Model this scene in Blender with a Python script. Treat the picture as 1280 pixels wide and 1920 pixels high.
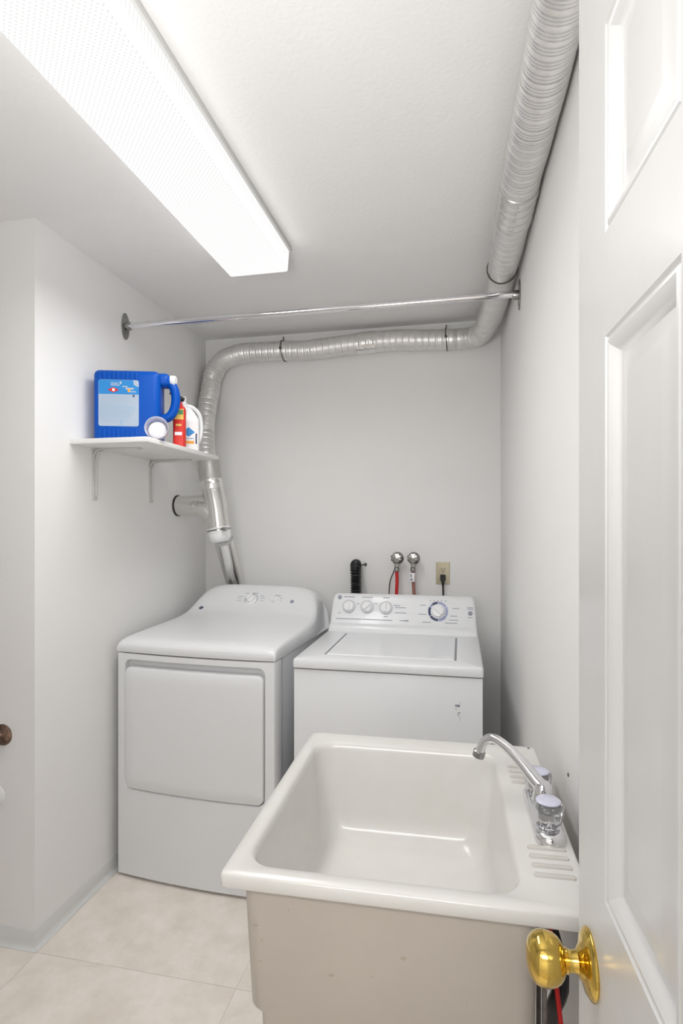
import bpy, bmesh, math, random
from mathutils import Vector, Matrix
random.seed(4)
for o in list(bpy.data.objects): bpy.data.objects.remove(o)
SC = bpy.context.scene
COL = SC.collection
PI = math.pi

# ------------------------------------------------------------------ camera
YAW = math.atan(225/1060)
cam_d = bpy.data.cameras.new('camera'); cam = bpy.data.objects.new('camera', cam_d); COL.objects.link(cam)
cam.location = (0, 0, 1.42); cam.rotation_euler = (PI/2, 0, YAW)
cam_d.sensor_fit = 'VERTICAL'; cam_d.sensor_height = 36; cam_d.lens = 1060/1920*36
cam_d.shift_y = 21/1920; cam_d.clip_start = 0.02
SC.camera = cam
# ------------------------------------------------------------------ world, lamps, exposure
wd = bpy.data.worlds.new('world'); SC.world = wd; wd.use_nodes = True
wd.node_tree.nodes['Background'].inputs[0].default_value = (1, .98, .96, 1)
wd.node_tree.nodes['Background'].inputs[1].default_value = .3
SC.view_settings.view_transform = 'Standard'; SC.view_settings.look = 'None'
SC.view_settings.gamma = 1; SC.view_settings.use_curve_mapping = False
SC.view_settings.exposure = 0.72
def area(name, loc, rot, sx, sy, power, col=(1, 1, 1)):
    l = bpy.data.lights.new(name, 'AREA'); l.shape = 'RECTANGLE'; l.size = sx; l.size_y = sy; l.energy = power; l.color = col
    o = bpy.data.objects.new(name, l); COL.objects.link(o); o.location = loc; o.rotation_euler = rot
    return o
fl_ = area('fluorescent_lamp_light', (-.74, 1.40, 2.335), (0, 0, 0), .20, 1.16, 5.5, (1, .994, .985))
fl_.data.spread = math.radians(165)   # the prismatic lens sends most light downwards
area('fluorescent_side_light', (-.60, 1.40, 2.39), (0, -PI/2, 0), .06, 1.16, .06, (1, .985, .96))
area('fluorescent_side_light', (-.88, 1.40, 2.39), (0, PI/2, 0), .06, 1.16, .06, (1, .985, .96))
area('hall_fill_light', (-.25, -.95, 2.38), (math.radians(35), 0, 0), 1.6, .7, 33, (1, .995, .99))  # unseen lamp added as fill from behind the camera, no fixture
bf_ = area('bounce_flash', (-.45, -.05, 1.50), (PI-.85, 0, 0), .5, .4, 5.6, (1, .99, .98))
bf_.data.spread = math.radians(125)   # the photographer's flash, aimed at the ceiling

# ------------------------------------------------------------------ materials
def mat(name, col, rough=.5, metal=0, bump=0, bscale=60, var=0, vscale=5, trans=0, emit=0, coat=0, ior=1.45, col2=None, spec=.5, detail=4):
    m = bpy.data.materials.new(name); m.use_nodes = True; nt = m.node_tree; b = nt.nodes['Principled BSDF']
    b.inputs['Base Color'].default_value = (*col, 1); b.inputs['Roughness'].default_value = rough
    b.inputs['Metallic'].default_value = metal; b.inputs['IOR'].default_value = ior
    b.inputs['Transmission Weight'].default_value = trans; b.inputs['Coat Weight'].default_value = coat
    b.inputs['Specular IOR Level'].default_value = spec
    if emit:
        b.inputs['Emission Color'].default_value = (*col, 1); b.inputs['Emission Strength'].default_value = emit
    tc = nt.nodes.new('ShaderNodeTexCoord')
    if bump:
        n = nt.nodes.new('ShaderNodeTexNoise'); n.inputs['Scale'].default_value = bscale; n.inputs['Detail'].default_value = 3
        nt.links.new(tc.outputs['Object'], n.inputs['Vector'])
        bp = nt.nodes.new('ShaderNodeBump'); bp.inputs['Strength'].default_value = bump; bp.inputs['Distance'].default_value = .002
        nt.links.new(n.outputs['Fac'], bp.inputs['Height']); nt.links.new(bp.outputs[0], b.inputs['Normal'])
    if var or col2:
        n = nt.nodes.new('ShaderNodeTexNoise'); n.inputs['Scale'].default_value = vscale; n.inputs['Detail'].default_value = detail
        n.inputs['Roughness'].default_value = .65
        nt.links.new(tc.outputs['Object'], n.inputs['Vector'])
        r = nt.nodes.new('ShaderNodeValToRGB'); r.color_ramp.elements[0].position = .35; r.color_ramp.elements[1].position = .65
        c2 = col2 or tuple(c*(1-var) for c in col)
        r.color_ramp.elements[0].color = (*c2, 1); r.color_ramp.elements[1].color = (*col, 1)
        nt.links.new(n.outputs['Fac'], r.inputs[0]); nt.links.new(r.outputs[0], b.inputs['Base Color'])
    return m
M = {}
M['wall'] = mat('wall paint', (.88, .873, .863), .75, bump=.12, bscale=140, var=.02, vscale=2)
M['ceiling'] = mat('ceiling paint', (.88, .872, .865), .85, bump=.5, bscale=75, var=.02, vscale=2)
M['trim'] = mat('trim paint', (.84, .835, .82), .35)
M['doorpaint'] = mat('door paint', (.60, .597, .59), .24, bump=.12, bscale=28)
M['cove'] = mat('vinyl cove base', (.74, .745, .74), .35, var=.05, vscale=3)
M['tile'] = mat('floor tile', (.90, .84, .78), .45, bump=.06, bscale=30, vscale=7, col2=(.77, .70, .625), detail=12)
M['joint'] = mat('floor joint', (.80, .74, .68), .8)
M['hallfloor'] = mat('hall carpet', (.55, .48, .40), .95, bump=.4, bscale=300)
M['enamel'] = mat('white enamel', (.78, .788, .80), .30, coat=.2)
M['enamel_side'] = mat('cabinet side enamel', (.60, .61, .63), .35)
M['plastic'] = mat('white plastic', (.84, .84, .85), .28, coat=.15)
M['recess'] = mat('grey recess plastic', (.55, .56, .57), .4)
M['dark'] = mat('dark rubber', (.015, .015, .017), .5)
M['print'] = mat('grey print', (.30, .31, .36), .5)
M['navy'] = mat('navy print', (.05, .06, .13), .5)
M['bluegrey'] = mat('blue grey print', (.35, .38, .58), .5)
M['chrome'] = mat('chrome', (.80, .80, .82), .08, 1)
M['chrome_dull'] = mat('worn chrome', (.42, .415, .40), .22, 1, bump=.1, bscale=90, var=.25, vscale=40)
M['foil'] = mat('aluminium foil duct', (.86, .85, .84), .36, .88, bump=.25, bscale=220, var=.10, vscale=25)
M['galv'] = mat('galvanised pipe', (.80, .79, .77), .16, 1, var=.08, vscale=12)
M['foiltape'] = mat('foil tape', (.84, .83, .81), .25, 1, bump=1.0, bscale=45)
M['ducttape'] = mat('grey tape', (.50, .49, .47), .45, .55, bump=.5, bscale=60)
M['strap'] = mat('brown wire strap', (.10, .085, .07), .5, .3)
M['brass'] = mat('polished brass', (.66, .46, .11), .09, 1)
M['sink'] = mat('sink polymer', (.69, .68, .655), .24, bump=.05, bscale=20, vscale=6, col2=(.67, .655, .62), coat=.2)
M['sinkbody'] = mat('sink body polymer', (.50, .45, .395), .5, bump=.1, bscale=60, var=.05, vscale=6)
M['rib'] = mat('shaded sink rib', (.57, .55, .51), .3)  # darker than the sink: shade of the deck grooves put into the colour
M['acrylic'] = mat('clear acrylic', (.93, .93, .95), .06, trans=.85, ior=1.49)
M['lilac'] = mat('pale acrylic cap', (.62, .62, .74), .15)
M['shelf'] = mat('shelf laminate', (.82, .81, .80), .4)
M['bracket'] = mat('painted bracket', (.62, .61, .60), .35)
M['blue'] = mat('blue polyethylene', (.001, .08, .44), .38, bump=.05, bscale=30, spec=.25)
M['white'] = mat('white cap', (.88, .88, .88), .35)
M['label'] = mat('pale label', (.42, .50, .60), .35)
M['lightblue'] = mat('label sky blue', (.03, .25, .62), .35)
M['lblue2'] = mat('label line blue', (.32, .46, .62), .4)
M['red'] = mat('red print', (.68, .03, .02), .35)
M['yellow'] = mat('yellow print', (.82, .55, .12), .4)
M['green'] = mat('green print', (.12, .30, .12), .4)
M['orange'] = mat('orange print', (.85, .38, .05), .4)
M['frosted'] = mat('frosted cup', (.90, .90, .96), .25, trans=.55, ior=1.3)
M['powder'] = mat('washing powder', (.90, .88, .90), .9, bump=.6, bscale=300)
M['bottle'] = mat('white bottle plastic', (.86, .87, .88), .3)
M['redhose'] = mat('red hose', (.60, .02, .02), .4)
M['pinkhose'] = mat('brown red hose', (.36, .16, .13), .5)
M['blackhose'] = mat('black hose', (.02, .02, .022), .35)
M['ivory'] = mat('ivory plastic', (.62, .56, .40), .4)
M['slot'] = mat('slot', (.08, .06, .04), .6)
M['rust'] = mat('aged metal', (.28, .18, .13), .35, .8, vscale=40, col2=(.08, .06, .05))
M['stain'] = mat('stain', (.42, .36, .30), .7)
M['handlenavy'] = mat('navy plastic', (.02, .03, .09), .4)
M['housing'] = mat('light housing', (.66, .66, .65), .4)
M['speck'] = mat('anchor plug', (.10, .10, .10), .6)
M['anchor'] = mat('faint filler patch', (.70, .695, .68), .6)

def lens_mat():
    m = bpy.data.materials.new('prismatic lens'); m.use_nodes = True; nt = m.node_tree; b = nt.nodes['Principled BSDF']
    b.inputs['Base Color'].default_value = (.08, .08, .08, 1); b.inputs['Roughness'].default_value = .4
    tc = nt.nodes.new('ShaderNodeTexCoord')
    def wave(rot, sc):
        mp = nt.nodes.new('ShaderNodeMapping'); mp.inputs['Rotation'].default_value = rot
        nt.links.new(tc.outputs['Object'], mp.inputs['Vector'])
        w = nt.nodes.new('ShaderNodeTexWave'); w.inputs['Scale'].default_value = sc
        nt.links.new(mp.outputs[0], w.inputs['Vector']); return w
    a = wave((0, 0, math.radians(45)), 34); c = wave((0, 0, math.radians(-45)), 34)
    mul = nt.nodes.new('ShaderNodeMath'); mul.operation = 'MULTIPLY'
    nt.links.new(a.outputs['Fac'], mul.inputs[0]); nt.links.new(c.outputs['Fac'], mul.inputs[1])
    mr = nt.nodes.new('ShaderNodeMapRange'); mr.inputs['To Min'].default_value = .60; mr.inputs['To Max'].default_value = .44
    nt.links.new(mul.outputs[0], mr.inputs['Value'])
    b.inputs['Emission Color'].default_value = (1, .998, .99, 1)
    nt.links.new(mr.outputs[0], b.inputs['Emission Strength'])
    return m
M['lens'] = lens_mat()

# ------------------------------------------------------------------ helpers
def obj(name, bm, m, parent=None, smooth=True, angle=35, loc=None):
    bmesh.ops.recalc_face_normals(bm, faces=bm.faces)
    me = bpy.data.meshes.new(name); bm.to_mesh(me); bm.free()
    if smooth:
        for p in me.polygons: p.use_smooth = True
        me.set_sharp_from_angle(angle=math.radians(angle))
    for mm in (m if isinstance(m, (list, tuple)) else [m]): me.materials.append(mm)
    o = bpy.data.objects.new(name, me); COL.objects.link(o)
    if parent: o.parent = parent
    if loc: o.location = loc
    return o
def thing(name, label, cat, loc=(0, 0, 0), rz=0, group=None):
    o = bpy.data.objects.new(name, None); COL.objects.link(o); o.empty_display_size = .05
    o.location = loc; o.rotation_euler = (0, 0, rz); o['label'] = label; o['category'] = cat
    if group: o['group'] = group
    return o
def tag(o, label, cat, group=None):
    o['label'] = label; o['category'] = cat
    if group: o['group'] = group
    return o
def struct(o): o['kind'] = 'structure'; return o
class B:
    """a bmesh whose shapes are given in world coordinates and stored relative to org"""
    def __init__(s, org=(0, 0, 0)): s.bm = bmesh.new(); s.o = Vector(org)
    def v(s, p): return s.bm.verts.new(Vector(p)-s.o)
    def box(s, x0, x1, y0, y1, z0, z1, bev=0, seg=2):
        t = bmesh.new(); bmesh.ops.create_cube(t, size=1)
        for v in t.verts: v.co = Vector(((x0+x1)/2+v.co.x*(x1-x0), (y0+y1)/2+v.co.y*(y1-y0), (z0+z1)/2+v.co.z*(z1-z0)))
        if bev: bmesh.ops.bevel(t, geom=list(t.edges), offset=bev, segments=seg, profile=.5, affect='EDGES')
        s.merge(t); return s
    def merge(s, t, mx=None):
        mp = {}
        for v in t.verts: mp[v] = s.v(mx @ v.co if mx else v.co)
        for f in t.faces:
            try:
                nf = s.bm.faces.new([mp[v] for v in f.verts]); nf.material_index = f.material_index
            except ValueError: pass
        t.free()
    def loft(s, rings, cap0=True, cap1=True, closed=True, mi=0):
        rs = [[s.v(p) for p in r] for r in rings]; n = len(rs[0])
        for a, b in zip(rs, rs[1:]):
            for i in range(n if closed else n-1):
                j = (i+1) % n
                f = s.bm.faces.new((a[i], a[j], b[j], b[i])); f.material_index = mi
        if cap0: s.bm.faces.new(rs[0][::-1])
        if cap1: s.bm.faces.new(rs[-1])
        return s
    def tube(s, pts, rad, seg=12, cap=True):
        pts = [Vector(p) for p in pts]; n = len(pts)
        if not hasattr(rad, '__len__'): rad = [rad]*n
        t = (pts[1]-pts[0]).normalized(); up = Vector((0, 0, 1)) if abs(t.z) < .9 else Vector((1, 0, 0))
        u = t.cross(up).normalized(); rings = []
        for i in range(n):
            if i == 0: d = pts[1]-pts[0]
            elif i == n-1: d = pts[-1]-pts[-2]
            else: d = pts[i+1]-pts[i-1]
            if d.length < 1e-9: d = t
            d.normalize(); u = (u-d*u.dot(d)).normalized(); w = d.cross(u)
            rings.append([pts[i]+(u*math.cos(2*PI*k/seg)+w*math.sin(2*PI*k/seg))*rad[i] for k in range(seg)])
        return s.loft(rings, cap, cap)
    def lathe(s, prof, org, axis, seg=32, flute=0, nf=8, cap=True):
        org = Vector(org); ax = Vector(axis).normalized()
        up = Vector((0, 0, 1)) if abs(ax.z) < .9 else Vector((1, 0, 0))
        u = ax.cross(up).normalized(); w = ax.cross(u)
        rings = []
        for r, h in prof:
            ring = []
            for k in range(seg):
                a = 2*PI*k/seg; rr = max(r, 1e-5)*(1-flute*(.5+.5*math.cos(nf*a)))
                ring.append(org+ax*h+(u*math.cos(a)+w*math.sin(a))*rr)
            rings.append(ring)
        return s.loft(rings, cap, cap)
    def quad(s, a, b, c, d, mi=0):
        f = s.bm.faces.new([s.v(a), s.v(b), s.v(c), s.v(d)]); f.material_index = mi; return s
    def out(s, name, m, parent=None, smooth=True, angle=35): return obj(name, s.bm, m, parent, smooth, angle)
def rrect(x0, x1, y0, y1, r, z, n=6, plane='xy'):
    pts = []
    for cx, cy, a0 in ((x1-r, y1-r, 0), (x0+r, y1-r, PI/2), (x0+r, y0+r, PI), (x1-r, y0+r, 1.5*PI)):
        for k in range(n+1):
            a = a0+PI/2*k/n; pts.append((cx+r*math.cos(a), cy+r*math.sin(a)))
    return [(p[0], p[1], z) if plane == 'xy' else (p[0], z, p[1]) for p in pts]
def catmull(P, step=.01):
    P = [Vector(p) for p in P]; P = [2*P[0]-P[1]]+P+[2*P[-1]-P[-2]]; out = []
    for i in range(1, len(P)-2):
        a, b, c, d = P[i-1:i+3]; n = max(2, int((c-b).length/.004))
        for k in range(n):
            t = k/n
            out.append(.5*((2*b)+(-a+c)*t+(2*a-5*b+4*c-d)*t*t+(-a+3*b-3*c+d)*t**3))
    out.append(P[-2])
    res = [out[0]]; acc = 0; nxt = step
    for p, q in zip(out, out[1:]):
        L = (q-p).length
        while L > 0 and acc+L >= nxt: res.append(p.lerp(q, (nxt-acc)/L)); nxt += step
        acc += L
    return res

# ------------------------------------------------------------------ room
H = 2.438; YB = 2.922; XL = -1.392; YC = 1.632
def wx(y): return .19+(YB-y)*.0227
def plane_box(name, m, *a, **k):
    return struct(B().box(*a, **k).out(name, m, smooth=False))
plane_box('wall_back', M['wall'], XL-.12, .45, YB, YB+.12, 0, H)
plane_box('wall_left', M['wall'], XL-.12, XL, YC+.12, YB, 0, H)
# short return wall that faces the door
plane_box('wall_alcove', M['wall'], -2.35, XL, YC, YC+.12, 0, H)
plane_box('wall_far_left', M['wall'], -2.47, -2.35, -.13, YC+.12, 0, H)
b = B(); y0, y1 = -.13, YB
b.loft([[(wx(y0), y0, z), (wx(y1), y1, z), (wx(y1)+.12, y1, z), (wx(y0)+.12, y0, z)] for z in (0, H)])
struct(b.out('wall_right', M['wall'], smooth=False))
b = B()
b.box(-2.35, -.60, -.13, -.012, 0, H); b.box(.195, wx(-.1), -.13, -.012, 0, H); b.box(-.60, .195, -.13, -.012, 2.06, H)
struct(b.out('wall_front', M['wall'], smooth=False))
plane_box('ceiling', M['ceiling'], -2.5, .5, -1.75, YB+.12, H, H+.1)
# hallway beyond the doorway
b = B(); b.box(-1.6, -1.5, -1.75, -.13, 0, H); struct(b.out('wall_hall_left', M['wall'], smooth=False))
b = B(); b.box(.38, .5, -1.75, -.13, 0, H); struct(b.out('wall_hall_right', M['wall'], smooth=False))
b = B(); b.box(-1.5, .38, -1.75, -1.65, 0, H); struct(b.out('wall_hall_end', M['wall'], smooth=False))
b = B(); b.box(-1.5, .38, -1.65, -.13, -.02, .0); struct(b.out('floor_hall', M['hallfloor'], smooth=False))
# floor with its tiles
fl = struct(B().box(-2.4, .3, -.13, YB, -.02, -.0015).out('floor', M['joint'], smooth=False))
T = .70; g = .0009
for i in range(-3, 2):
    for j in range(-3, 3):
        x0 = -.672+i*T; yy = 1.62+j*T
        xa, xb, ya, yb = max(x0+g, -2.35), min(x0+T-g, .25), max(yy+g, -.13), min(yy+T-g, YB)
        if xb-xa < .02 or yb-ya < .02: continue
        t = B((xa, ya, 0)).box(xa, xb, ya, yb, -.0015, 0).out('tile', M['tile'], fl, smooth=False); t.location = (xa, ya, 0)
# cove base
def cove(name, P, N0, nrm):
    b = B(); rings = []
    prof = [(0, 0), (.016, 0), (.016, .002), (.009, .006), (.005, .014), (.0035, .024), (.0035, .060), (.0015, .064), (0, .064)]
    for p, n in zip(P, nrm): rings.append([(p[0]+n[0]*a, p[1]+n[1]*a, z) for a, z in prof])
    b.loft(rings); return struct(b.out(name, M['cove']))
cove('baseboard_left', [(XL, YC), (XL, YC+.004), (XL, YB)], 0, [(1, -1), (1, 0), (1, 0)])
cove('baseboard_alcove', [(-2.35, YC), (XL-.004, YC), (XL, YC)], 0, [(0, -1), (0, -1), (1, -1)])
cove('baseboard_back', [(XL, YB), (.19, YB)], 0, [(0, -1), (0, -1)])
cove('baseboard_right', [(wx(.75), .75), (wx(YB), YB)], 0, [(-1, 0), (-1, 0)])
# door frame
b = B(); b.box(-.60, -.585, -.14, -.008, 0, 2.06); b.box(.182, .195, -.14, -.008, 0, 2.06); b.box(-.60, .195, -.14, -.008, 2.045, 2.06)
b.box(-.66, -.59, -.012, .004, 0, 2.12, .003); b.box(-.66, .19, -.012, .004, 2.055, 2.12, .003)
struct(b.out('trim_1', M['trim']))

# ------------------------------------------------------------------ the open door (local x runs from hinge to latch edge, y away from the room)
DA = math.atan(225/1060)-math.atan(174/1060)
door = bpy.data.objects.new('door_1', None); COL.objects.link(door); struct(door)
DW, DT = .71, .035
# local: u from latch (0) to hinge (DW); face plane at y=0, thickness toward wall
door.location = (.134, .703, 0); door.rotation_euler = (0, 0, -PI/2+DA)
# local +x -> towards hinge = -Y world ; local +y -> +X world (to the wall)
us = [0, .102, .277, .433, .608, DW]; zs = [.012, .22, .84, 1.044, 1.605, 1.707, 1.914, 2.03]
b = B()
for i in range(5):
    for j in range(7):
        if i in (1, 3) and j in (1, 3, 5): continue
        b.quad((us[i], 0, zs[j]), (us[i+1], 0, zs[j]), (us[i+1], 0, zs[j+1]), (us[i], 0, zs[j+1]))
for z0, z1 in zip(zs, zs[1:]):
    b.quad((0, 0, z0), (0, DT, z0), (0, DT, z1), (0, 0, z1)); b.quad((DW, 0, z0), (DW, DT, z0), (DW, DT, z1), (DW, 0, z1))
b.quad((0, DT, .012), (DW, DT, .012), (DW, DT, 2.03), (0, DT, 2.03))
b.quad((0, 0, .012), (DW, 0, .012), (DW, DT, .012), (0, DT, .012)); b.quad((0, 0, 2.03), (DW, 0, 2.03), (DW, DT, 2.03), (0, DT, 2.03))
bmesh.ops.remove_doubles(b.bm, verts=b.bm.verts, dist=1e-5)
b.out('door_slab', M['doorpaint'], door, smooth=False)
prof = [(0, 0), (.002, .0026), (.004, .0030), (.0058, .0008), (.009, .0004), (.013, .0020), (.018, .0068), (.022, .0105), (.0245, .0112), (.0250, .0098), (.031, .0092), (.046, .0060), (.050, .0056)]
for i in (1, 3):
    for j in (1, 3, 5):
        x0, x1, z0, z1 = us[i], us[i+1], zs[j], zs[j+1]
        rings = [[(x0+a, d, z0+a), (x1-a, d, z0+a), (x1-a, d, z1-a), (x0+a, d, z1-a)] for a, d in prof]
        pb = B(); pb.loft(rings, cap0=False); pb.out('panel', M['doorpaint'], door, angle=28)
# hinges on the edge, latch plate
b = B(); b.box(-.0012, .0, .006, .029, .918, .975); b.box(-.010, 0, .012, .022, .940, .956, .002); b.out('latch_plate', M['brass'], door)
for z in (.25, 1.05, 1.8):
    B().tube([(DW+.003, -.002, z-.045), (DW+.003, -.002, z+.045)], .006, 10).out('hinge', M['brass'], door)
KU, KZ = .052, .946
kn = B()
kn.lathe([(0.0, 0), (0.033, 0), (0.034, -0.002), (0.033, -0.004), (0.028, -0.0075), (0.021, -0.0095), (0.017, -0.011), (0.0145, -0.013), (0.0115, -0.0145), (0.0105, -0.01901), (0.0105, -0.02393), (0.012, -0.02434), (0.0125, -0.02557), (0.0118, -0.0268), (0.0135, -0.02803), (0.0175, -0.03008), (0.0215, -0.03336), (0.0245, -0.03787), (0.0262, -0.04361), (0.0268, -0.04935), (0.0258, -0.05468), (0.0232, -0.0596), (0.0185, -0.0637), (0.0115, -0.06657), (0, -0.06764)], (KU, 0, KZ), (0, 1, 0), 48)
kn.out('door_knob', M['brass'], door, angle=50)

# ------------------------------------------------------------------ ceiling fixture
FX0, FX1, FY0, FY1 = -.852, -.626, .775, 1.998
t = thing('ceiling_light', 'long white fluorescent wraparound light with prismatic lens on the ceiling', 'light', ((FX0+FX1)/2, (FY0+FY1)/2, H))
b = B(t.location); b.box(FX0-.008, FX1+.014, FY0-.002, FY1-.004, 2.420, H, .002); b.out('housing', M['housing'], t)
b = B(t.location)
def sec(y): return [(FX0-.003, y, 2.424), (FX0, y, 2.353), (FX0+.002, y, 2.3485), (FX0+.007, y, 2.347), (FX1-.007, y, 2.347), (FX1-.002, y, 2.3485), (FX1, y, 2.353), (FX1+.006, y, 2.424)]
b.loft([sec(FY0+.004), sec(FY1-.004)]); b.out('prismatic_lens', M['lens'], t, smooth=False)
for y in (FY0, FY1-.003):
    b = B(t.location); b.loft([[(p[0], y+d, p[2]) for p in sec(0)] for d in (0, .003)]); b.out('end_cap', M['white'], t, smooth=False)

# ------------------------------------------------------------------ hanging rail
t = thing('clothes_rail', 'chrome clothes rail spanning the room under the ceiling', 'rail', (-.6, 2.15, 2.250))
zr = 2.252
b = B(t.location); b.tube([(XL+.006, 2.15, zr), (wx(2.15)-.006, 2.15, zr+.004)], .0125, 20); b.out('rod', M['chrome'], t)
for x, s in ((XL, 1), (wx(2.15), -1)):
    b = B(t.location)
    ring = [(0, .028*math.cos(2*PI*k/24), .056*math.sin(2*PI*k/24)) for k in range(24)]
    b.loft([[(x+s*d, 2.15+p[1]*f, zr+p[2]*f) for p in ring] for d, f in ((.0005, 1), (.003, 1), (.0045, .9))])
    b.lathe([(.017, 0), (.0175, .02), (.016, .024)], (x+s*.002, 2.15, zr), (s, 0, 0), 24)
    for dz in (-.042, .042): b.lathe([(.005, 0), (.0045, .002), (0, .003)], (x+s*.0045, 2.15, zr+dz), (s, 0, 0), 10)
    b.out('flange', M['chrome_dull'], t)

# ------------------------------------------------------------------ exhaust duct
t = thing('exhaust_duct', 'flexible aluminium dryer duct running along wall, corner and down to a tee', 'duct', (-.6, YB-.06, 2.33))
O = t.location
def ripple(b, P, r, fine=.0012, pitch=.00825, seam=.033, seg=40, squash=None):
    pts = catmull(P, pitch/3); n = len(pts); rad = []
    for i in range(n):
        s = i*pitch/3; a = fine*math.sin(2*PI*s/pitch)
        k = (s % seam)/seam
        if k < .09: a -= .0030
        elif k < .18: a += .0006
        rr = r+a+.0010*math.sin(s*9)+.0006*math.sin(s*31)
        if squash: rr *= squash(s)
        rad.append(rr)
    b.tube(pts, rad, seg)
    return pts
r0 = .052
side = [(wx(.62)-.0555, .62, 2.372), (wx(1.07)-.0560, 1.07, 2.366), (wx(1.33)-.059, 1.33, 2.358), (wx(1.55)-.060, 1.55, 2.364), (wx(1.72)-.060, 1.72, 2.360)]
b = B(O); ripple(b, side, r0); b.out('duct_section', M['foil'], t, angle=60)
side2 = [(wx(1.72)-.060, 1.72, 2.360), (wx(1.92)-.062, 1.92, 2.348), (wx(2.12)-.064, 2.12, 2.341), (wx(2.32)-.062, 2.32, 2.345), (wx(2.55)-.066, 2.53, 2.345), (wx(2.70)-.085, 2.71, 2.335), (.070, 2.83, 2.332), (-.01, 2.862, 2.333), (-.07, 2.864, 2.334), (-.20, 2.864, 2.340), (-.33, 2.864, 2.348), (-.47, 2.864, 2.346)]
b = B(O); ripple(b, side2, r0*.985); b.out('duct_section', M['foil'], t, angle=60)
back = [(-.47, 2.864, 2.344), (-.58, 2.864, 2.340), (-.70, 2.864, 2.332), (-.80, 2.864, 2.326), (-.92, 2.864, 2.332), (-1.07, 2.862, 2.334), (-1.17, 2.860, 2.330), (-1.26, 2.855, 2.298), (-1.312, 2.850, 2.225), (-1.330, 2.840, 2.12), (-1.328, 2.80, 2.02), (-1.318, 2.76, 1.92), (-1.285, 2.69, 1.80), (-1.245, 2.63, 1.69)]
b = B(O); ripple(b, back, r0*.97); b.out('duct_section', M['foil'], t, angle=60)
def band(P, r, name, m, seg=40, wob=.0012):
    b = B(O); pts = catmull(P, .006); b.tube(pts, [r+wob*math.sin(i*2.1)+wob*math.sin(i*5.3) for i in range(len(pts))], seg); return b.out(name, M[m], t, angle=50)
band([(wx(1.64)-.060, 1.64, 2.362), (wx(1.72)-.060, 1.72, 2.360), (wx(1.81)-.060, 1.81, 2.355)], .0545, 'tape_band', 'foiltape')
band([(-.43, 2.864, 2.346), (-.47, 2.864, 2.345), (-.53, 2.864, 2.342)], .0550, 'tape_band', 'foiltape')
def ring_strap(c, ax, r):
    c = Vector(c); ax = Vector(ax).normalized(); u = ax.cross(Vector((0, 0, 1))).normalized(); w = ax.cross(u)
    b = B(O); pts = [c+(u*math.cos(a)+w*math.sin(a))*r for a in [2*PI*k/36 for k in range(37)]]; b.tube(pts, .0023, 6)
    top = c+Vector((0, 0, r)); b.tube([top, top+Vector((0, 0, .02))], .003, 6)
    b.lathe([(.007, 0), (.006, .004), (0, .006)], (c.x, c.y-r-.001 if abs(ax.x) > .5 else c.y, c.z-.0), (0, -1, 0), 8)
    b.out('wire_strap', M['strap'], t)
ring_strap((-.922, 2.864, 2.332), (1, .02, .08), .0545)
ring_strap((-.075, 2.864, 2.334), (1, 0, .08), .0545)
ring_strap((wx(2.12)-.064, 2.12, 2.341), (0, 1, .1), .0535)
# tee and collars
tc = Vector((-1.184, 2.60, 1.50)); top = Vector((-1.225, 2.605, 1.69)); low = Vector((-1.170, 2.60, 1.395))
band([tuple(top+Vector((-.008, .015, .035))), tuple(top.lerp(tc, .10)), tuple(top.lerp(tc, .32))], .0535, 'tape_band', 'ducttape', wob=.0004)
band([tuple(top.lerp(tc, .30)), tuple(top.lerp(tc, .5)), tuple(top.lerp(tc, .66))], .0535, 'tape_band', 'foiltape')
b = B(O)
b.tube([top.lerp(tc, .55), tc, low], [.0545, .0545, .0545], 40)
# wye branch: rings from the wall stub into the lower body
def ringyz(x, cy, cz, ry, rz, n=32): return [(x, cy+ry*math.cos(2*PI*k/n), cz+rz*math.sin(2*PI*k/n)) for k in range(n)]
b.loft([ringyz(-1.275, 2.60, 1.508, .0505, .0505), ringyz(-1.268, 2.60, 1.508, .052, .052), ringyz(-1.238, 2.60, 1.493, .052, .066), ringyz(-1.205, 2.60, 1.480, .052, .072), ringyz(-1.185, 2.60, 1.46, .045, .060)])
b.out('tee_fitting', M['galv'], t, angle=40)
b = B(O); b.tube([(XL+.002, 2.60, 1.508), (-1.272, 2.60, 1.508)], .0490, 36); b.tube([(-1.300, 2.60, 1.508), (-1.285, 2.60, 1.508)], .0500, 36); b.out('wall_stub', M['galv'], t)
b = B(O); b.tube([(XL+.0005, 2.60, 1.508), (XL+.007, 2.60, 1.508)], .0525, 32); b.out('gasket', M['dark'], t)
b = B(O); ax = (low-tc).normalized()
b.lathe([(.053, 0), (.057, .002), (.0585, .008), (.055, .012), (.057, .016), (.0575, .026), (.055, .029), (.056, .033), (.055, .046), (.050, .060), (.042, .070), (.030, .074)], low-ax*.004, ax+Vector((.08, 0, 0)), 36)
b.out('white_collar', M['bottle'], t)
b = B(O); b.lathe([(.0595, 0), (.0595, .006), (.055, .006)], low+ax*.006, ax, 36, cap=False)
b.box(low.x+.045, low.x+.066, 2.535, 2.550, low.z-.012, low.z+.006, .002); b.out('hose_clamp', M['chrome_dull'], t)
b = B(O); b.tube([low+Vector((.020, .010, -.055)), (-1.172, 2.745, 1.20), (-1.178, 2.815, 1.11), (-1.180, 2.822, .98)], .046, 36); b.out('rigid_pipe', M['galv'], t)

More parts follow.
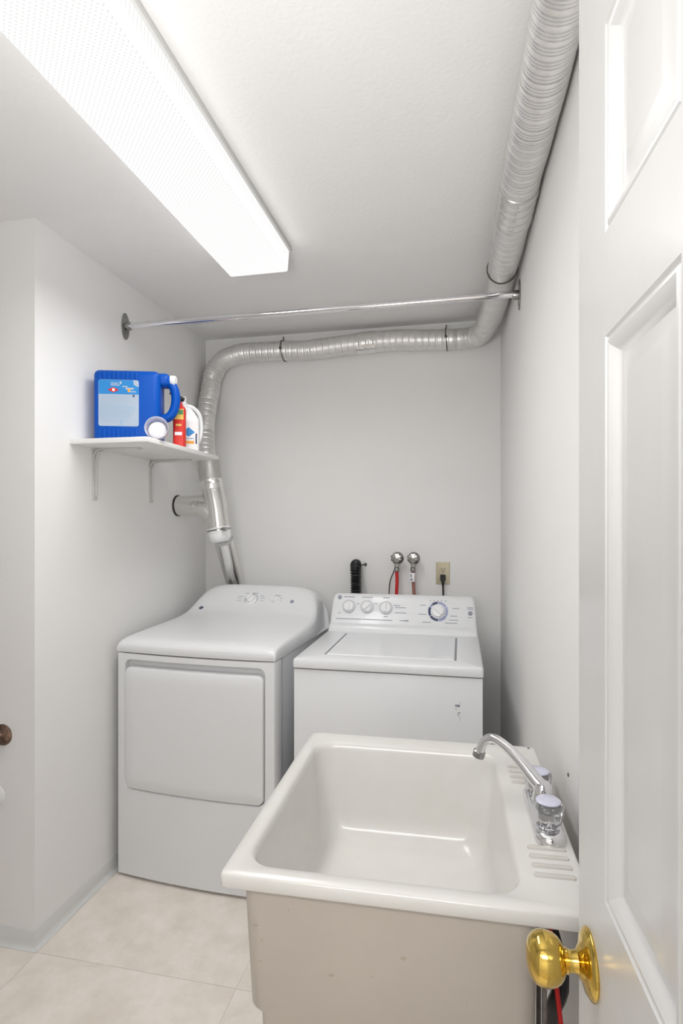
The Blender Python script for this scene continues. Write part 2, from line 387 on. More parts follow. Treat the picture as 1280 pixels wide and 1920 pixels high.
# ------------------------------------------------------------------ shelf and brackets
SZ = 1.726; SX1 = -1.082
t = thing('wall_shelf', 'white laminate shelf on the left wall below the chrome rail', 'shelf', (XL, 2.1, SZ))
b = B(t.location); b.box(XL, SX1, 1.805, 2.405, SZ-.018, SZ, .0015); b.out('board', M['shelf'], t)
for y in (1.945, 2.352):
    b = B(t.location); w = .011
    path = [(.0035, .195), (.0035, .04), (.006, .022), (.014, .010), (.028, .004), (.05, .003), (.20, .003)]
    rings = []
    for i, (a, d) in enumerate(path):
        if i == 0: dx, dz = 0, 1
        else: dx, dz = path[i][0]-path[i-1][0], -(path[i][1]-path[i-1][1])
        L = math.hypot(dx, dz); nx, nz = -dz/L, dx/L; hh = .0025
        rings.append([(XL+a+nx*hh, y-w, SZ-.0185-d-nz*0+nz*hh), (XL+a+nx*hh, y+w, SZ-.0185-d+nz*hh), (XL+a-nx*hh, y+w, SZ-.0185-d-nz*hh), (XL+a-nx*hh, y-w, SZ-.0185-d-nz*hh)])
    b.loft(rings)
    b.tube([(XL+.008, y, SZ-.20), (XL+.008, y, SZ-.06), (XL+.018, y, SZ-.032), (XL+.05, y, SZ-.026), (XL+.19, y, SZ-.025)], .0042, 8)
    b.out('bracket', M['bracket'], t, angle=40)

# ------------------------------------------------------------------ things on the shelf
t = thing('detergent_jug', 'large blue plastic jug with handle and pale label on the shelf', 'jug', (-1.348, 1.872, SZ), math.radians(18))
b = B(); b.box(0, .243, 0, .112, 0, .272, .022, 4)
for k in range(9):
    x = .022+k*.0165
    b.box(x, x+.009, -.0022, .01, .012, .048, .002); b.box(x, x+.009, -.0022, .01, .232, .262, .002)
b.box(.19, .276, .024, .090, .218, .271, .020, 4)
b.out('body', M['blue'], t)
b = B(); b.tube(catmull([(.258, .058, .242), (.280, .058, .228), (.292, .058, .196), (.292, .058, .156), (.280, .058, .120), (.260, .058, .102), (.232, .058, .094)], .006), .0175, 16); b.out('handle', M['blue'], t)
b = B(); b.lathe([(.019, 0), (.0205, .003), (.0205, .020), (.017, .023), (0, .0235)], (.272, .056, .247), (1, -.15, -.12), 24, flute=.04, nf=16); b.out('cap', M['white'], t)
lb = B(); lb.loft([rrect(.022, .168, .058, .232, .008, y, plane='xz') for y in (-.0006, .002)]); lab = lb.out('label', M['label'], t)
def plate(name, m, x0, x1, z0, z1, y, par, r=.001):
    b = B(); b.loft([rrect(x0, x1, z0, z1, min(r, (x1-x0)/2.05, (z1-z0)/2.05), y-d, 3, 'xz') for d in (0, .0004)]); return b.out(name, M[m], par)
b = B(); b.loft([[(.023, y, .178), (.168, y, .178), (.168, y, .205), (.150, y, .214), (.148, y, .231), (.023, y, .231)] for y in (-.0006, -.0011)]); b.out('label_header', M['lightblue'], lab, smooth=False)
b = B()
for (x, z, w, h) in ((.066, .217, .028, .004), (.066, .210, .034, .004), (.098, .216, .008, .010), (.108, .205, .020, .004), (.120, .196, .030, .007), (.128, .186, .030, .004)):
    b.loft([rrect(x, x+w, z, z+h, .0015, y, 2, 'xz') for y in (-.0011, -.0015)])
b.out('label_lettering', M['label'], lab)
b = B(); b.loft([[(.076+.021*math.cos(2*PI*k/4), y, .194+.010*math.sin(2*PI*k/4)) for k in range(4)] for y in (-.0011, -.0016)]); b.out('label_emblem', M['red'], lab, smooth=False)
plate('label_emblem', 'white', .072, .081, .189, .199, -.0016, lab); plate('label_emblem', 'orange', .128, .137, .187, .199, -.0012, lab)
b = B()
for k in range(15):
    z = .169-k*.0068; x1 = random.uniform(.125, .160)
    b.box(.027, x1, -.0010, -.0006, z, z+(.0026 if 5 < k < 12 else .0012))
b.box(.10, .108, -.0010, -.0006, .062, .082); b.out('label_small_print', M['lblue2'], lab, smooth=False)
plate('label_mark', 'navy', .146, .153, .168, .176, -.0010, lab)

t = thing('measuring_scoop', 'frosted plastic scoop with white powder, at shelf edge before the jug', 'scoop', (-1.075+.0, 1.925, SZ))
t.location = (-1.112, 1.915, SZ)
b = B(); c0 = (-.0, 0, 0)
axs = Vector((.35, -.9, .12)); ctr = Vector((.012, -.012, .042))
b.lathe([(.024, -.032), (.034, -.028), (.038, -.01), (.042, .018), (.0425, .020), (.0405, .020), (.0365, -.008), (.032, -.025), (.0, -.028)], ctr, axs, 32)
for v in b.bm.verts:
    if v.co.z < .0: v.co.z = .0
b.out('cup', M['frosted'], t)
b = B(); b.lathe([(.030, -.024), (.033, -.006), (.027, .002), (.014, .007), (0, .008)], ctr+Vector((0, 0, -.003)), axs, 24)
b.out('powder', M['powder'], t)

t = thing('red_bottle', 'red bottle with yellow and green label, between blue jug and white bottle', 'bottle', (-1.110, 2.092, SZ), math.radians(20))
b = B(); b.loft([rrect(-.024*f, .024*f, -.022*f, .022*f, .009*f, z) for z, f in ((0, .97), (.004, 1), (.148, 1), (.160, .85), (.168, .5), (.180, .42))]); b.out('body', M['red'], t)
b = B(); b.tube([(0, 0, .180), (0, 0, .196)], .0105, 16); b.tube([(-.004, -.002, .202), (-.036, -.012, .216)], .006, 12); b.tube([(.018, .004, .192), (-.010, -.002, .204)], .0085, 12); b.out('cap', M['dark'], t)
for nm, m, x0, x1, z0, z1 in (('label', 'yellow', -.018, .018, .108, .150), ('label_patch', 'green', -.002, .017, .128, .146), ('label_patch', 'white', -.016, .012, .045, .058), ('label_patch', 'yellow', -.012, .010, .082, .090)):
    plate(nm, m, x0, x1, z0, z1, -.0222-(.0006 if m == 'green' else 0), t)

t = thing('bleach_bottle', 'white handled bottle with blue diamond label at far end of the shelf', 'bottle', (-1.134, 2.215, SZ), math.radians(27))
b = B(); b.loft([rrect(-.043*f+o, .043*f+o, -.052*f2, .052*f2, .014*min(f, f2), z) for z, f, f2, o in ((0, .97, .78, 0), (.005, 1, .8, 0), (.115, 1, .8, 0), (.130, .98, .78, 0), (.155, .80, .68, -.006), (.180, .55, .55, -.016), (.198, .36, .30, -.024), (.206, .34, .28, -.025))]); b.out('body', M['bottle'], t)
b = B(); b.tube(catmull([(-.008, -.020, .188), (.020, -.018, .180), (.044, -.010, .155), (.052, 0, .115), (.050, .004, .07), (.040, .006, .035)], .006), .0085, 12); b.out('handle', M['bottle'], t)
b = B(); b.lathe([(.016, 0), (.017, .002), (.017, .022), (.014, .025), (0, .026)], (-.025, 0, .204), (0, 0, 1), 20, flute=.05, nf=14); b.out('cap', M['white'], t)
lb = plate('label', 'white', -.036, .036, .020, .108, -.0420, t, .004)
b = B(); b.loft([[(.0+.026*math.cos(2*PI*k/4), y, .075+.020*math.sin(2*PI*k/4)) for k in range(4)] for y in (-.0422, -.0428)]); b.out('diamond', M['lightblue'], lb, smooth=False)
plate('label_patch', 'orange', -.02, .022, .026, .038, -.0426, lb); plate('label_patch', 'navy', .028, .034, .026, .070, -.0426, lb); plate('label_patch', 'lblue2', -.024, .022, .046, .050, -.0426, lb)

# ------------------------------------------------------------------ dryer
t = thing('clothes_dryer', 'white front-loading dryer with rounded top and square door, left of washer', 'dryer', (-1.360, 2.046, 0), math.radians(-3))
W = .683; ZB = .904
def bow(x): return -.016*(1-(2*x/W-1)**2)
def bowed(b):
    for v in b.bm.verts:
        v.co.y += bow(v.co.x)*max(0, 1-v.co.y/.08)
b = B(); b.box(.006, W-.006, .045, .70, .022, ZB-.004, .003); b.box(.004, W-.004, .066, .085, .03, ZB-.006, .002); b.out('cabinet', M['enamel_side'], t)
b = B()
def grid_rect(x0, x1, z0, z1, y, n=7):
    pts = []
    for k in range(2*n): pass
    return pts
# front panel: outer rounded rectangle to door recess
N = 8
def rr_dense(x0, x1, z0, z1, r, y):
    base = rrect(x0, x1, z0, z1, r, y, 5, 'xz'); out = []
    n = len(base)
    for i in range(n):
        a, c = Vector(base[i]), Vector(base[(i+1) % n]); out.append(tuple(a))
        if i % 6 == 5:
            for k in range(1, N): out.append(tuple(a.lerp(c, k/N)))
    return out
RX0, RX1, RZ0, RZ1 = .036, .640, .356, .873
b.loft([rr_dense(.001, W-.001, .010, ZB-.004, .004, .06), rr_dense(0, W, .009, ZB-.003, .006, .008), rr_dense(.005, W-.005, .013, ZB-.006, .006, .0), rr_dense(RX0-.004, RX1+.004, RZ0-.004, RZ1+.004, .030, 0), rr_dense(RX0, RX1, RZ0, RZ1, .028, .004), rr_dense(RX0+.001, RX1-.001, RZ0+.001, RZ1-.001, .028, .024), rr_dense(RX0+.02, RX1-.02, RZ0+.02, RZ1-.035, .028, .030)], cap0=False)
bowed(b); b.out('front_panel', M['enamel'], t)
b = B()
DX0, DX1, DZ0, DZ1 = .0385, .6365, .3595, .845
b.loft([rr_dense(DX0, DX1, DZ0, DZ1, .026, .026), rr_dense(DX0, DX1, DZ0, DZ1, .026, .004), rr_dense(DX0+.002, DX1-.002, DZ0+.002, DZ1-.002, .026, -.002), rr_dense(DX0+.007, DX1-.007, DZ0+.007, DZ1-.007, .024, -.0045), rr_dense(DX0+.05, DX1-.05, DZ0+.05, DZ1-.05, .020, -.0045)]+[rr_dense(DX0+q*.299, DX1-q*.299, DZ0+q*.2427, DZ1-q*.2427, .020*(1-q*.95), -.0045) for q in (.35, .6, .8, .9, .97)])
bowed(b); b.out('door', M['enamel'], t)
DP = [(-.001, ZB), (-.004, .918), (-.003, .932), (.004, .944), (.020, .954), (.045, .960), (.10, .965), (.20, .970), (.30, .974), (.40, .979), (.46, .986), (.51, .999), (.548, 1.020), (.580, 1.048), (.605, 1.073), (.628, 1.094), (.648, 1.106), (.668, 1.110), (.690, 1.106), (.704, 1.095), (.710, 1.06), (.712, ZB)]
def dsurf(s, i):
    """point of the moulded top: s in -1..1 across, i = profile index (float)"""
    k = min(int(i), len(DP)-2); f = i-k
    y = DP[k][0]*(1-f)+DP[k+1][0]*f; z = DP[k][1]*(1-f)+DP[k+1][1]*f
    rise = max(0, (z-.98)/.13); n = 9-4.0*rise
    e = max(0, 1-abs(s)**n)**(1/n)
    hw = W/2*(1-.075*rise)
    x = W/2+s*hw
    return Vector((x, y+bow(x)*max(0, 1-y/.3), ZB+(z-ZB)*e))
b = B(); cols = [math.sin(PI/2*(-1+2*k/48)) for k in range(49)]; cols = [math.copysign(abs(c)**.8, c) for c in cols]
fine = [k/3 for k in range((len(DP)-1)*3+1)]
rows = [[dsurf(c, i) for c in cols] for i in fine]
b.loft([[tuple(p) for p in r] for r in rows], cap0=False, cap1=False, closed=False)
bot = [tuple(Vector((p.x, p.y, ZB))) for p in rows[0]]
b.quad((0, 0, ZB), (W, 0, ZB), (W, .712, ZB), (0, .712, ZB))
b.out('moulded_top', M['enamel'], t, angle=50)
def on_dryer(xf, z):
    for i in range(110, 170):
        p = dsurf(xf, i/10)
        if p.z >= z: break
    q = dsurf(xf, i/10+.3); tv = (q-p).normalized(); nrm = tv.cross(Vector((1, 0, 0))); 
    if nrm.y > 0: nrm = -nrm
    return p, nrm.normalized(), tv
def knob(b, p, n, r, h, ridge=True, tilt=0, tv=Vector((0, 0, 1))):
    b.lathe([(r*1.15, 0), (r*1.15, h*.15), (r*.98, h*.25), (r*.92, h*.8), (r*.84, h*.97), (r*.5, h), (0, h)], p, n, 28)
    if ridge:
        s = n.cross(tv).normalized(); d = tv*math.cos(tilt)+s*math.sin(tilt); w = n.cross(d).normalized()
        ring = lambda hh, f: [tuple(p+n*hh+d*(r*.86*f*a)+w*(r*.17*f*c)) for a, c in ((1, 1), (-1, 1), (-1, -1), (1, -1))]
        b.loft([ring(h*.8, 1), ring(h*1.5, .9)])
def mark(b, p, n, tv, dx, dz, w, h):
    s = Vector((1, 0, 0)); s = (s-n*s.dot(n)).normalized(); c = p+s*dx+tv*dz
    b.loft([[tuple(c+n*e+s*(a*w/2)+tv*(q*h/2)) for a, q in ((1, 1), (-1, 1), (-1, -1), (1, -1))] for e in (.0004, .0009)])
p, n, tv = on_dryer(-.05, 1.046); pd = p
b = B(); knob(b, p, n, .024, .018, tilt=-.5, tv=tv); b.out('cycle_knob', M['plastic'], t)
b = B(); b.lathe([(.034, .0004), (.034, .0014), (.0315, .0014)], p, n, 36, cap=False); 
for a, c, w in ((-.058, .016, .022), (-.062, .004, .02), (-.06, -.010, .024), (-.05, -.024, .022), (.052, .022, .022), (.06, .01, .018), (.058, -.004, .014), (.05, -.018, .022), (-.03, .036, .018), (.012, .038, .03), (.0, -.04, .03)):
    mark(b, p, n, tv, a, c, w, .0022)
p, n, tv = on_dryer(.33, 1.046); mark(b, p, n, tv, .005, .028, .036, .003); mark(b, p, n, tv, .030, .012, .012, .002); mark(b, p, n, tv, .03, -.006, .01, .002)
b.out('control_markings', M['print'], t)
b = B(); knob(b, p, n, .018, .016, tilt=0, tv=tv); b.out('temperature_knob', M['plastic'], t)
p, n, tv = on_dryer(.60, 1.044); b = B(); b.lathe([(.009, 0), (.009, .003), (.007, .005), (0, .005)], p, n, 20); b.out('start_button', M['print'], t)
p, n, tv = on_dryer(-.76, 1.005); b = B(); b.lathe([(.011, 0), (.011, .0012), (0, .0015)], p, n, 24); b.out('emblem', M['navy'], t)
p2 = p
b = B(); mark(b, p, n, tv, 0, 0, .012, .0022); mark(b, p, n, tv, 0, -.016, .016, .0015)
for v in b.bm.verts: v.co += n*.0012
b.out('emblem_lettering', M['chrome'], t)
for x in (.05, W-.05):
    for y in (.07, .65):
        b = B(); b.lathe([(.02, 0), (.02, .008), (.008, .010), (.008, .024)], (x, y, 0), (0, 0, 1), 16); b.out('foot', M['dark'], t)

# ------------------------------------------------------------------ washer
t = thing('washing_machine', 'white top-loading washer with four-dial console, behind the utility sink', 'washer', (-.610, 2.010, 0))
W2 = .684; D2 = .67
b = B(); b.box(.002, W2-.002, .004, D2, .022, .881, .003, 2); b.out('cabinet', M['enamel'], t)
b = B(); LX0, LX1, LY0, LY1 = .098, .590, .085, .515
b.loft([rrect(0, W2, -.004, D2, .010, .887), rrect(-.001, W2+.001, -.006, D2, .012, .893), rrect(-.001, W2+.001, -.006, D2, .012, .912), rrect(.003, W2-.003, -.004, D2-.003, .012, .9185), rrect(.006, W2-.006, .001, D2-.01, .012, .921), rrect(LX0-.003, LX1+.003, LY0-.003, LY1+.003, .008, .921), rrect(LX0, LX1, LY0, LY1, .006, .918), rrect(LX0+.001, LX1-.001, LY0+.001, LY1-.001, .006, .905)], cap0=True, cap1=True)
b.out('top_deck', M['enamel'], t)
b = B(); g = .0045
b.loft([rrect(LX0+g, LX1-g, LY0+.003, LY1-.002, .006, .906), rrect(LX0+g, LX1-g, LY0+.003, LY1-.002, .006, .919), rrect(LX0+g+.004, LX1-g-.004, LY0+.007, LY1-.006, .006, .9225), rrect(LX0+.05, LX1-.05, LY0+.05, LY1-.05, .04, .9215), rrect(LX0+.08, LX1-.08, LY0+.08, LY1-.08, .04, .9195)])
b.out('lid', M['enamel'], t)
# dark strips set in the lid gaps, coloured as the shade there
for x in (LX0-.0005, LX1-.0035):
    b = B(); b.box(x, x+.004, LY0+.012, LY1-.012, .912, .9205); b.out('lid_gap_shade', M['print'], t)
# console
CP = [(.540, .9195), (.545, .935), (.552, .950), (.560, .953), (.566, .958), (.590, 1.030), (.603, 1.068), (.610, 1.080), (.622, 1.087), (.640, 1.086), (.655, 1.075), (.662, 1.05), (.664, .9195)]
def csec(x, f):
    return [(x, .60+(y-.60)*(.6+.4*f), .9195+(z-.9195)*f) for y, z in CP]
b = B(); rings = []
for x, f in ((.004, .55), (.0045, .80), (.007, .92), (.013, .975), (.022, 1), (.34, 1), (.662, 1), (.671, .975), (.677, .92), (.6795, .80), (.680, .55)):
    x2 = x
    sec_ = []
    for (xx, y, z) in csec(x, f):
        k = (z-.92)/.165; xx = W2/2+(xx-W2/2)*(1-.035*max(0, k)); sec_.append((xx, y, z))
    rings.append(sec_)
b.loft(rings); b.out('console', M['enamel'], t, angle=45)
cn = Vector((0, -(1.030-.958), (.590-.566))).normalized(); ct = Vector((0, .590-.566, 1.030-.958)).normalized()
def on_con(x, z):
    k = (z-.958)/(1.068-.958); 
    if z < 1.03: y = .566+(z-.958)/(.072)*.024
    else: y = .590+(z-1.03)/.038*.013
    return Vector((x, y-.0, z))
# pixels -> console x: measured positions across the console
KN = ((.094, 1.030), (.180, 1.030), (.268, 1.028))
for (x, z), a in zip(KN, (.15, -.9, 0)):
    p = on_con(x, z); b = B(); knob(b, p, cn, .0245, .016, tilt=a, tv=ct); b.out('selector_knob', M['plastic'], t)
prt = B()
for (x, z) in KN:
    p = on_con(x, z); prt.lathe([(.0305, .0004), (.0305, .0012), (.0288, .0012)], p, cn, 32, cap=False)
for x, z, w in ((.094, 1.073, .052), (.180, 1.073, .05), (.268, 1.073, .03), (.137, 1.043, .012), (.220, 1.045, .014), (.318, 1.04, .03), (.335, 1.031, .05), (.335, 1.008, .05), (.268, .990, .018), (.05, 1.0, .01), (.095, .975, .12), (.23, .975, .14), (.35, .975, .03)):
    mark(prt, on_con(x, z), cn, ct, 0, 0, w, .0028)
for x, z, w in ((.437, 1.045, .026), (.437, 1.006, .036), (.455, .972, .04), (.585, 1.035, .03), (.575, 1.002, .03), (.575, .985, .04), (.565, .972, .055), (.648, 1.040, .026), (.648, 1.034, .026), (.648, .998, .022), (.47, 1.066, .004), (.487, 1.066, .004), (.504, 1.066, .004), (.521, 1.066, .004), (.538, 1.066, .004)):
    mark(prt, on_con(x, z), cn, ct, 0, 0, w, .0026 if w > .005 else .006)
prt.out('console_markings', M['print'], t)
b = B(); mark(b, on_con(.365, .975), cn, ct, 0, 0, .018, .005); mark(b, on_con(.36, 1.008), cn, ct, 0, 0, .004, .003); b.out('model_mark', M['print'], t)
pd = on_con(.506, 1.020)
b = B(); knob(b, pd, cn, .029, .022, tilt=.8, tv=ct); b.out('timer_dial', M['plastic'], t)
s_ = cn.cross(ct).normalized()
b1, b2 = B(), B()
for k in range(18):
    a0 = 2*PI*k/18; a1 = a0+2*PI/18*(.8 if k % 3 == 2 else 1.0); ca = []
    for r in (.034, .045):
        for a in ((a0, a1) if r < .04 else (a1, a0)):
            ca.append(pd+ct*math.cos(a)*r-s_*math.sin(a)*r)
    # k counts clockwise from the top as seen from the front
    dark = k in (9, 10, 11, 12, 13, 14, 16, 17)
    (b1 if dark else b2).loft([[tuple(q+cn*e) for q in ca] for e in (.0004, .0012)])
b1.out('dial_ring', M['navy'], t, smooth=False); b2.out('dial_ring', M['bluegrey'], t, smooth=False)
p = on_con(.648, 1.016); b = B(); b.lathe([(.010, 0), (.010, .002), (.008, .003), (0, .003)], p, cn, 20); b.out('dial_button', M['print'], t)
b = B()
p = on_con(.048, 1.070); b.lathe([(.010, 0), (.010, .001), (0, .0015)], p, cn, 20); b.out('emblem', M['print'], t)
b = B()
for x, z, w, h in ((.588, .779, .014, .008), (.600, .780, .004, .006), (.603, .794, .005, .0015), (.588, .769, .008, .0015), (.597, .757, .010, .003), (.596, .750, .006, .003), (.600, .744, .005, .0015), (.604, .733, .002, .004)):
    b.box(x, x+w, .0032, .0042, z, z+h)
b.out('sticker_remnant', M['print'], t, smooth=False)
for x in (.05, W2-.05):
    for y in (.07, .60):
        b = B(); b.lathe([(.02, 0), (.02, .008), (.008, .010), (.008, .024)], (x, y, 0), (0, 0, 1), 16); b.out('foot', M['dark'], t)

# ------------------------------------------------------------------ utility sink
t = thing('utility_sink', 'deep cream plastic laundry sink with broad rim, nearest the open door', 'sink', (-.378, .841, 0), math.radians(1.3))
SW, SD, RZ = .570, .625, .862
b = B()
b.loft([rrect(.050, .490, .050, .575, .03, .52, 6), rrect(.048, .488, .045, .580, .03, .605, 6), rrect(.034, .490, .036, .590, .03, .622, 6), rrect(.026, .492, .022, .605, .03, .838, 6)], cap1=False)
b.out('basin_body', M['sinkbody'], t)
b = B()
b.loft([rrect(.024, .495, .020, .607, .03, .838), rrect(.003, SW-.003, .003, SD-.003, .008, .838), rrect(0, SW, 0, SD, .009, .842), rrect(0, SW, 0, SD, .009, .859), rrect(.0025, SW-.0025, .0025, SD-.0025, .009, .8625), rrect(.016, SW-.006, .014, SD-.010, .012, .863),
        rrect(.026, .474, .030, .572, .050, .862, 6), rrect(.031, .469, .036, .566, .050, .857), rrect(.034, .465, .041, .562, .050, .845), rrect(.048, .452, .062, .546, .052, .700), rrect(.056, .444, .074, .536, .056, .665), rrect(.066, .432, .088, .524, .056, .648), rrect(.085, .415, .105, .505, .05, .641), rrect(.20, .28, .22, .32, .03, .634)], cap0=False)
b.out('rim_and_bowl', M['sink'], t, angle=50)
b = B(); b.lathe([(.045, 0), (.045, .003), (.036, .0035), (.034, -.004), (0, -.004)], (.235, .255, .636), (0, 0, 1), 28); b.out('drain', M['chrome'], t)
# moulded ribs of the deck
def rib(x0, x1, y):
    b = B(); w = .0055
    b.loft([rrect(x0, x1, y-w, y+w, .0044, .8625, 4), rrect(x0+.001, x1-.001, y-w*.8, y+w*.8, .0034, .8655, 4), rrect(x0+.003, x1-.003, y-w*.3, y+w*.3, .0012, .8665, 4)]); b.out('soap_rib', M['rib'], t)
for k in range(4): rib(.492, .556, .166-k*.026)
for k in range(4): rib(.492, .540, .415+k*.026)
b = B(); b.lathe([(.0035, 0), (.003, .002), (0, .0025)], (SW-.016, SD-.014, .862), (0, 0, 1), 10); b.out('screw', M['speck'], t)
for x, y in ((.05, .05), (.405, .05), (.05, .50), (.405, .50)):
    b = B(); b.loft([rrect(x+.006, x+.078, y+.006, y+.068, .012, 0), rrect(x, x+.085, y, y+.075, .014, .53)]); b.out('leg', M['sinkbody'], t)
b = B()
for x, z, w, h in ((.105, .800, .005, .003), (.035+.01, .765, .010, .003), (.06, .742, .004, .005), (.17, .700, .012, .005), (.285, .745, .011, .006), (.385, .69, .003, .004), (.24, .708, .004, .002), (.056, .706, .005, .002), (.14, .812, .004, .002)):
    y = .022+(.838-z)/.216*.014
    b.loft([[(x, y-e, z), (x+w*.6, y-e, z-h*.3), (x+w, y-e, z+h*.4), (x+w*.5, y-e, z+h)] for e in (-.0005, .0004)])
b.out('scuff_mark', M['stain'], t, smooth=False)

# faucet (on the sink deck)
t = thing('faucet', 'chrome two-handle faucet on the right deck of the sink', 'faucet', (.150, 1.125, .8640), math.radians(1.3))
b = B()
b.loft([rrect(-.026, .026, -.105, .105, .0255, z) if i < 2 else rrect(-.026+q, .026-q, -.105+q, .105-q, .0255-q, z) for i, (z, q) in enumerate(((0, 0), (.010, 0), (.015, .003), (.018, .009), (.0185, .014)))])
b.box(-.016, .016, -.030, .030, .012, .032, .006, 3)
b.out('base', M['chrome'], t)
for y in (-.062, .062):
    hb = B(); hb.lathe([(.022, 0), (.021, .008), (.014, .014), (.011, .018), (.011, .022)], (0, y, .010), (0, 0, 1), 24); hb.out('valve_stem', M['chrome'], t)
    hb = B(); hb.lathe([(.016, .010), (.021, .014), (.0255, .030), (.0275, .044), (.0265, .051), (.020, .054), (0, .054)], (0, y, .006), (0, 0, 1), 48, flute=.14, nf=6); h_ = hb.out('handle', M['acrylic'], t, angle=60)
    hb = B(); hb.lathe([(.009, 0), (.010, .032), (.018, .038), (.018, .038), (0, .039)], (0, y, .009), (0, 0, 1), 24); hb.out('handle_core', M['chrome_dull'], h_)
    hb = B(); hb.lathe([(.0215, 0), (.0215, .002), (.018, .0045), (0, .005)], (0, y, .0600), (0, 0, 1), 32); hb.out('cap', M['lilac'], h_)
b = B()
b.lathe([(.019, 0), (.019, .014), (.0165, .022), (.0165, .034), (.012, .040)], (0, 0, .026), (0, 0, 1), 28)
sp = catmull([(.006, -.002, .048), (-.010, .008, .064), (-.040, .032, .094), (-.068, .052, .114), (-.088, .066, .118), (-.103, .075, .106), (-.112, .080, .084)], .004)
b.tube(sp, [.0145-.0050*min(1, i/(len(sp)*.6)) for i in range(len(sp))], 20)
b.out('spout', M['chrome'], t, angle=50)
b = B(); b.lathe([(.0100, 0), (.0125, .002), (.0125, .014), (.010, .015)], (-.111, .080, .087), (-.25, .12, -1), 20); b.out('aerator', M['chrome_dull'], t)

# supply hoses below the sink deck
o = tag(B((.16, 1.02, 0)).tube(catmull([(.150, 1.06, .835), (.152, 1.04, .70), (.165, 1.00, .55), (.170, 1.03, .40), (.190, 1.12, .20), (.215, 1.15, .15)], .02), .0042, 10).out('supply_hose', M['redhose']), 'red supply hose hanging below the sink beside the brass knob', 'hose'); o.location = (.16, 1.02, 0)
o = tag(B((.15, 1.10, 0)).tube(catmull([(.150, 1.19, .835), (.150, 1.15, .72), (.172, 1.06, .62), (.160, 1.08, .53), (.165, 1.14, .38), (.200, 1.22, .2), (.215, 1.24, .17)], .02), [.009+.005*math.sin(min(PI, k*.12)) for k in range(len(catmull([(.150, 1.19, .835), (.150, 1.15, .72), (.172, 1.06, .62), (.160, 1.08, .53), (.165, 1.14, .38), (.200, 1.22, .2), (.215, 1.24, .17)], .02)))], 10).out('supply_hose', M['blackhose']), 'black supply hose below the sink, right of the red one', 'hose'); o.location = (.15, 1.10, 0)
o = tag(B((.13, 1.0, 0)).tube([(.132, 1.0, .835), (.131, 1.0, .45), (.131, 1.0, .02)], .0085, 14).out('waste_pipe', M['chrome_dull']), 'dull metal pipe running down beside the sink body', 'pipe'); o.location = (.13, 1.0, 0)

# ------------------------------------------------------------------ back wall: valves, hoses, outlet
for i, (x, hot) in enumerate(((-.323, 1), (-.240, 0))):
    z = 1.240
    t = thing('water_valve', ('chrome wheel valve with red hose, left of the pair above the washer' if hot else 'chrome wheel valve with white tag, right of the pair above the washer'), 'valve', (x, YB, z))
    b = B(t.location); b.lathe([(.032, 0), (.031, .004), (.020, .012), (.012, .014), (.012, .05)], (x, YB, z), (0, -1, 0), 24); b.box(x-.011, x+.011, YB-.062, YB-.035, z-.045, z+.010, .004); b.out('body', M['chrome_dull'], t)
    b = B(t.location); b.lathe([(.010, .055), (.024, .058), (.029, .063), (.029, .070), (.024, .074), (.012, .075), (0, .077)], (x, YB, z+.004), (0, -1, 0), 48, flute=.16, nf=8); b.out('hand_wheel', M['chrome_dull'], t)
    b = B(t.location); b.lathe([(.011, 0), (.0135, .003), (.0135, .02), (.011, .023)], (x, YB-.05, z-.043), (0, 0, -1), 12); b.out('coupling', M['chrome_dull' if hot else 'chrome_dull'], t)
    hp = catmull([(x, YB-.05, z-.064), (x+.002, YB-.05, z-.12), (x+(-.004 if hot else .006), YB-.06, z-.25), (x-.01, YB-.09, z-.45)], .02)
    h_ = tag(B((x, YB-.05, z-.06)).tube(hp, .0085, 12).out('inlet_hose', M['redhose' if hot else 'pinkhose']), 'red inlet hose under the left wheel valve' if hot else 'brownish inlet hose under the right wheel valve', 'hose'); h_.location = (x, YB-.05, z-.06)
    if not hot:
        b = B(t.location); b.box(x-.016, x+.010, YB-.070, YB-.067, z-.115, z-.070, .001); b.out('tag', M['white'], t)
        b = B(t.location); b.box(x-.012, x-.004, YB-.0712, YB-.0702, z-.090, z-.076); b.box(x-.012, x-.002, YB-.0712, YB-.0702, z-.108, z-.097); b.out('tag_print', M['print'], t, smooth=False)
# extra dark cord behind the red hose
o = tag(B((-.34, YB-.03, 1.15)).tube(catmull([(-.330, YB-.02, 1.20), (-.345, YB-.025, 1.16), (-.362, YB-.03, 1.10), (-.365, YB-.05, .9)], .02), .003, 8).out('thin_cord', M['strap']), 'thin dark cord beside the red inlet hose', 'cord'); o.location = (-.34, YB-.03, 1.15)
# drain hose
t = thing('drain_hose', 'black ribbed drain hose hooked over behind the washer', 'hose', (-.53, YB-.06, 1.2))
pts = catmull([(-.515, YB-.03, 1.02), (-.518, YB-.045, 1.12), (-.525, YB-.055, 1.165), (-.530, YB-.052, 1.198), (-.535, YB-.03, 1.206), (-.538, YB-.012, 1.17), (-.54, YB-.015, 1.0)], .0022)
pts2 = catmull([(-.528, YB-.085, .95), (-.528, YB-.088, 1.12), (-.530, YB-.085, 1.17), (-.532, YB-.066, 1.202), (-.534, YB-.045, 1.206), (-.536, YB-.030, 1.17), (-.538, YB-.026, .95)], .0022)
b = B(t.location); b.tube(pts2, [.0235+.0045*math.sin(2*PI*i*.0022/.0125) for i in range(len(pts2))], 20); b.out('corrugated_tube', M['blackhose'], t, angle=70)
b = B(t.location); b.box(-.546, -.500, YB-.108, YB-.106, 1.10, 1.104); 
b.bm.clear(); b.tube([(-.520, YB-.055, 1.200), (-.500, YB-.03, 1.205), (-.492, YB, 1.204)], .0035, 8); b.lathe([(.009, 0), (.008, .006), (0, .008)], (-.492, YB, 1.204), (0, -1, 0), 14); b.out('hose_clip', M['speck'], t)
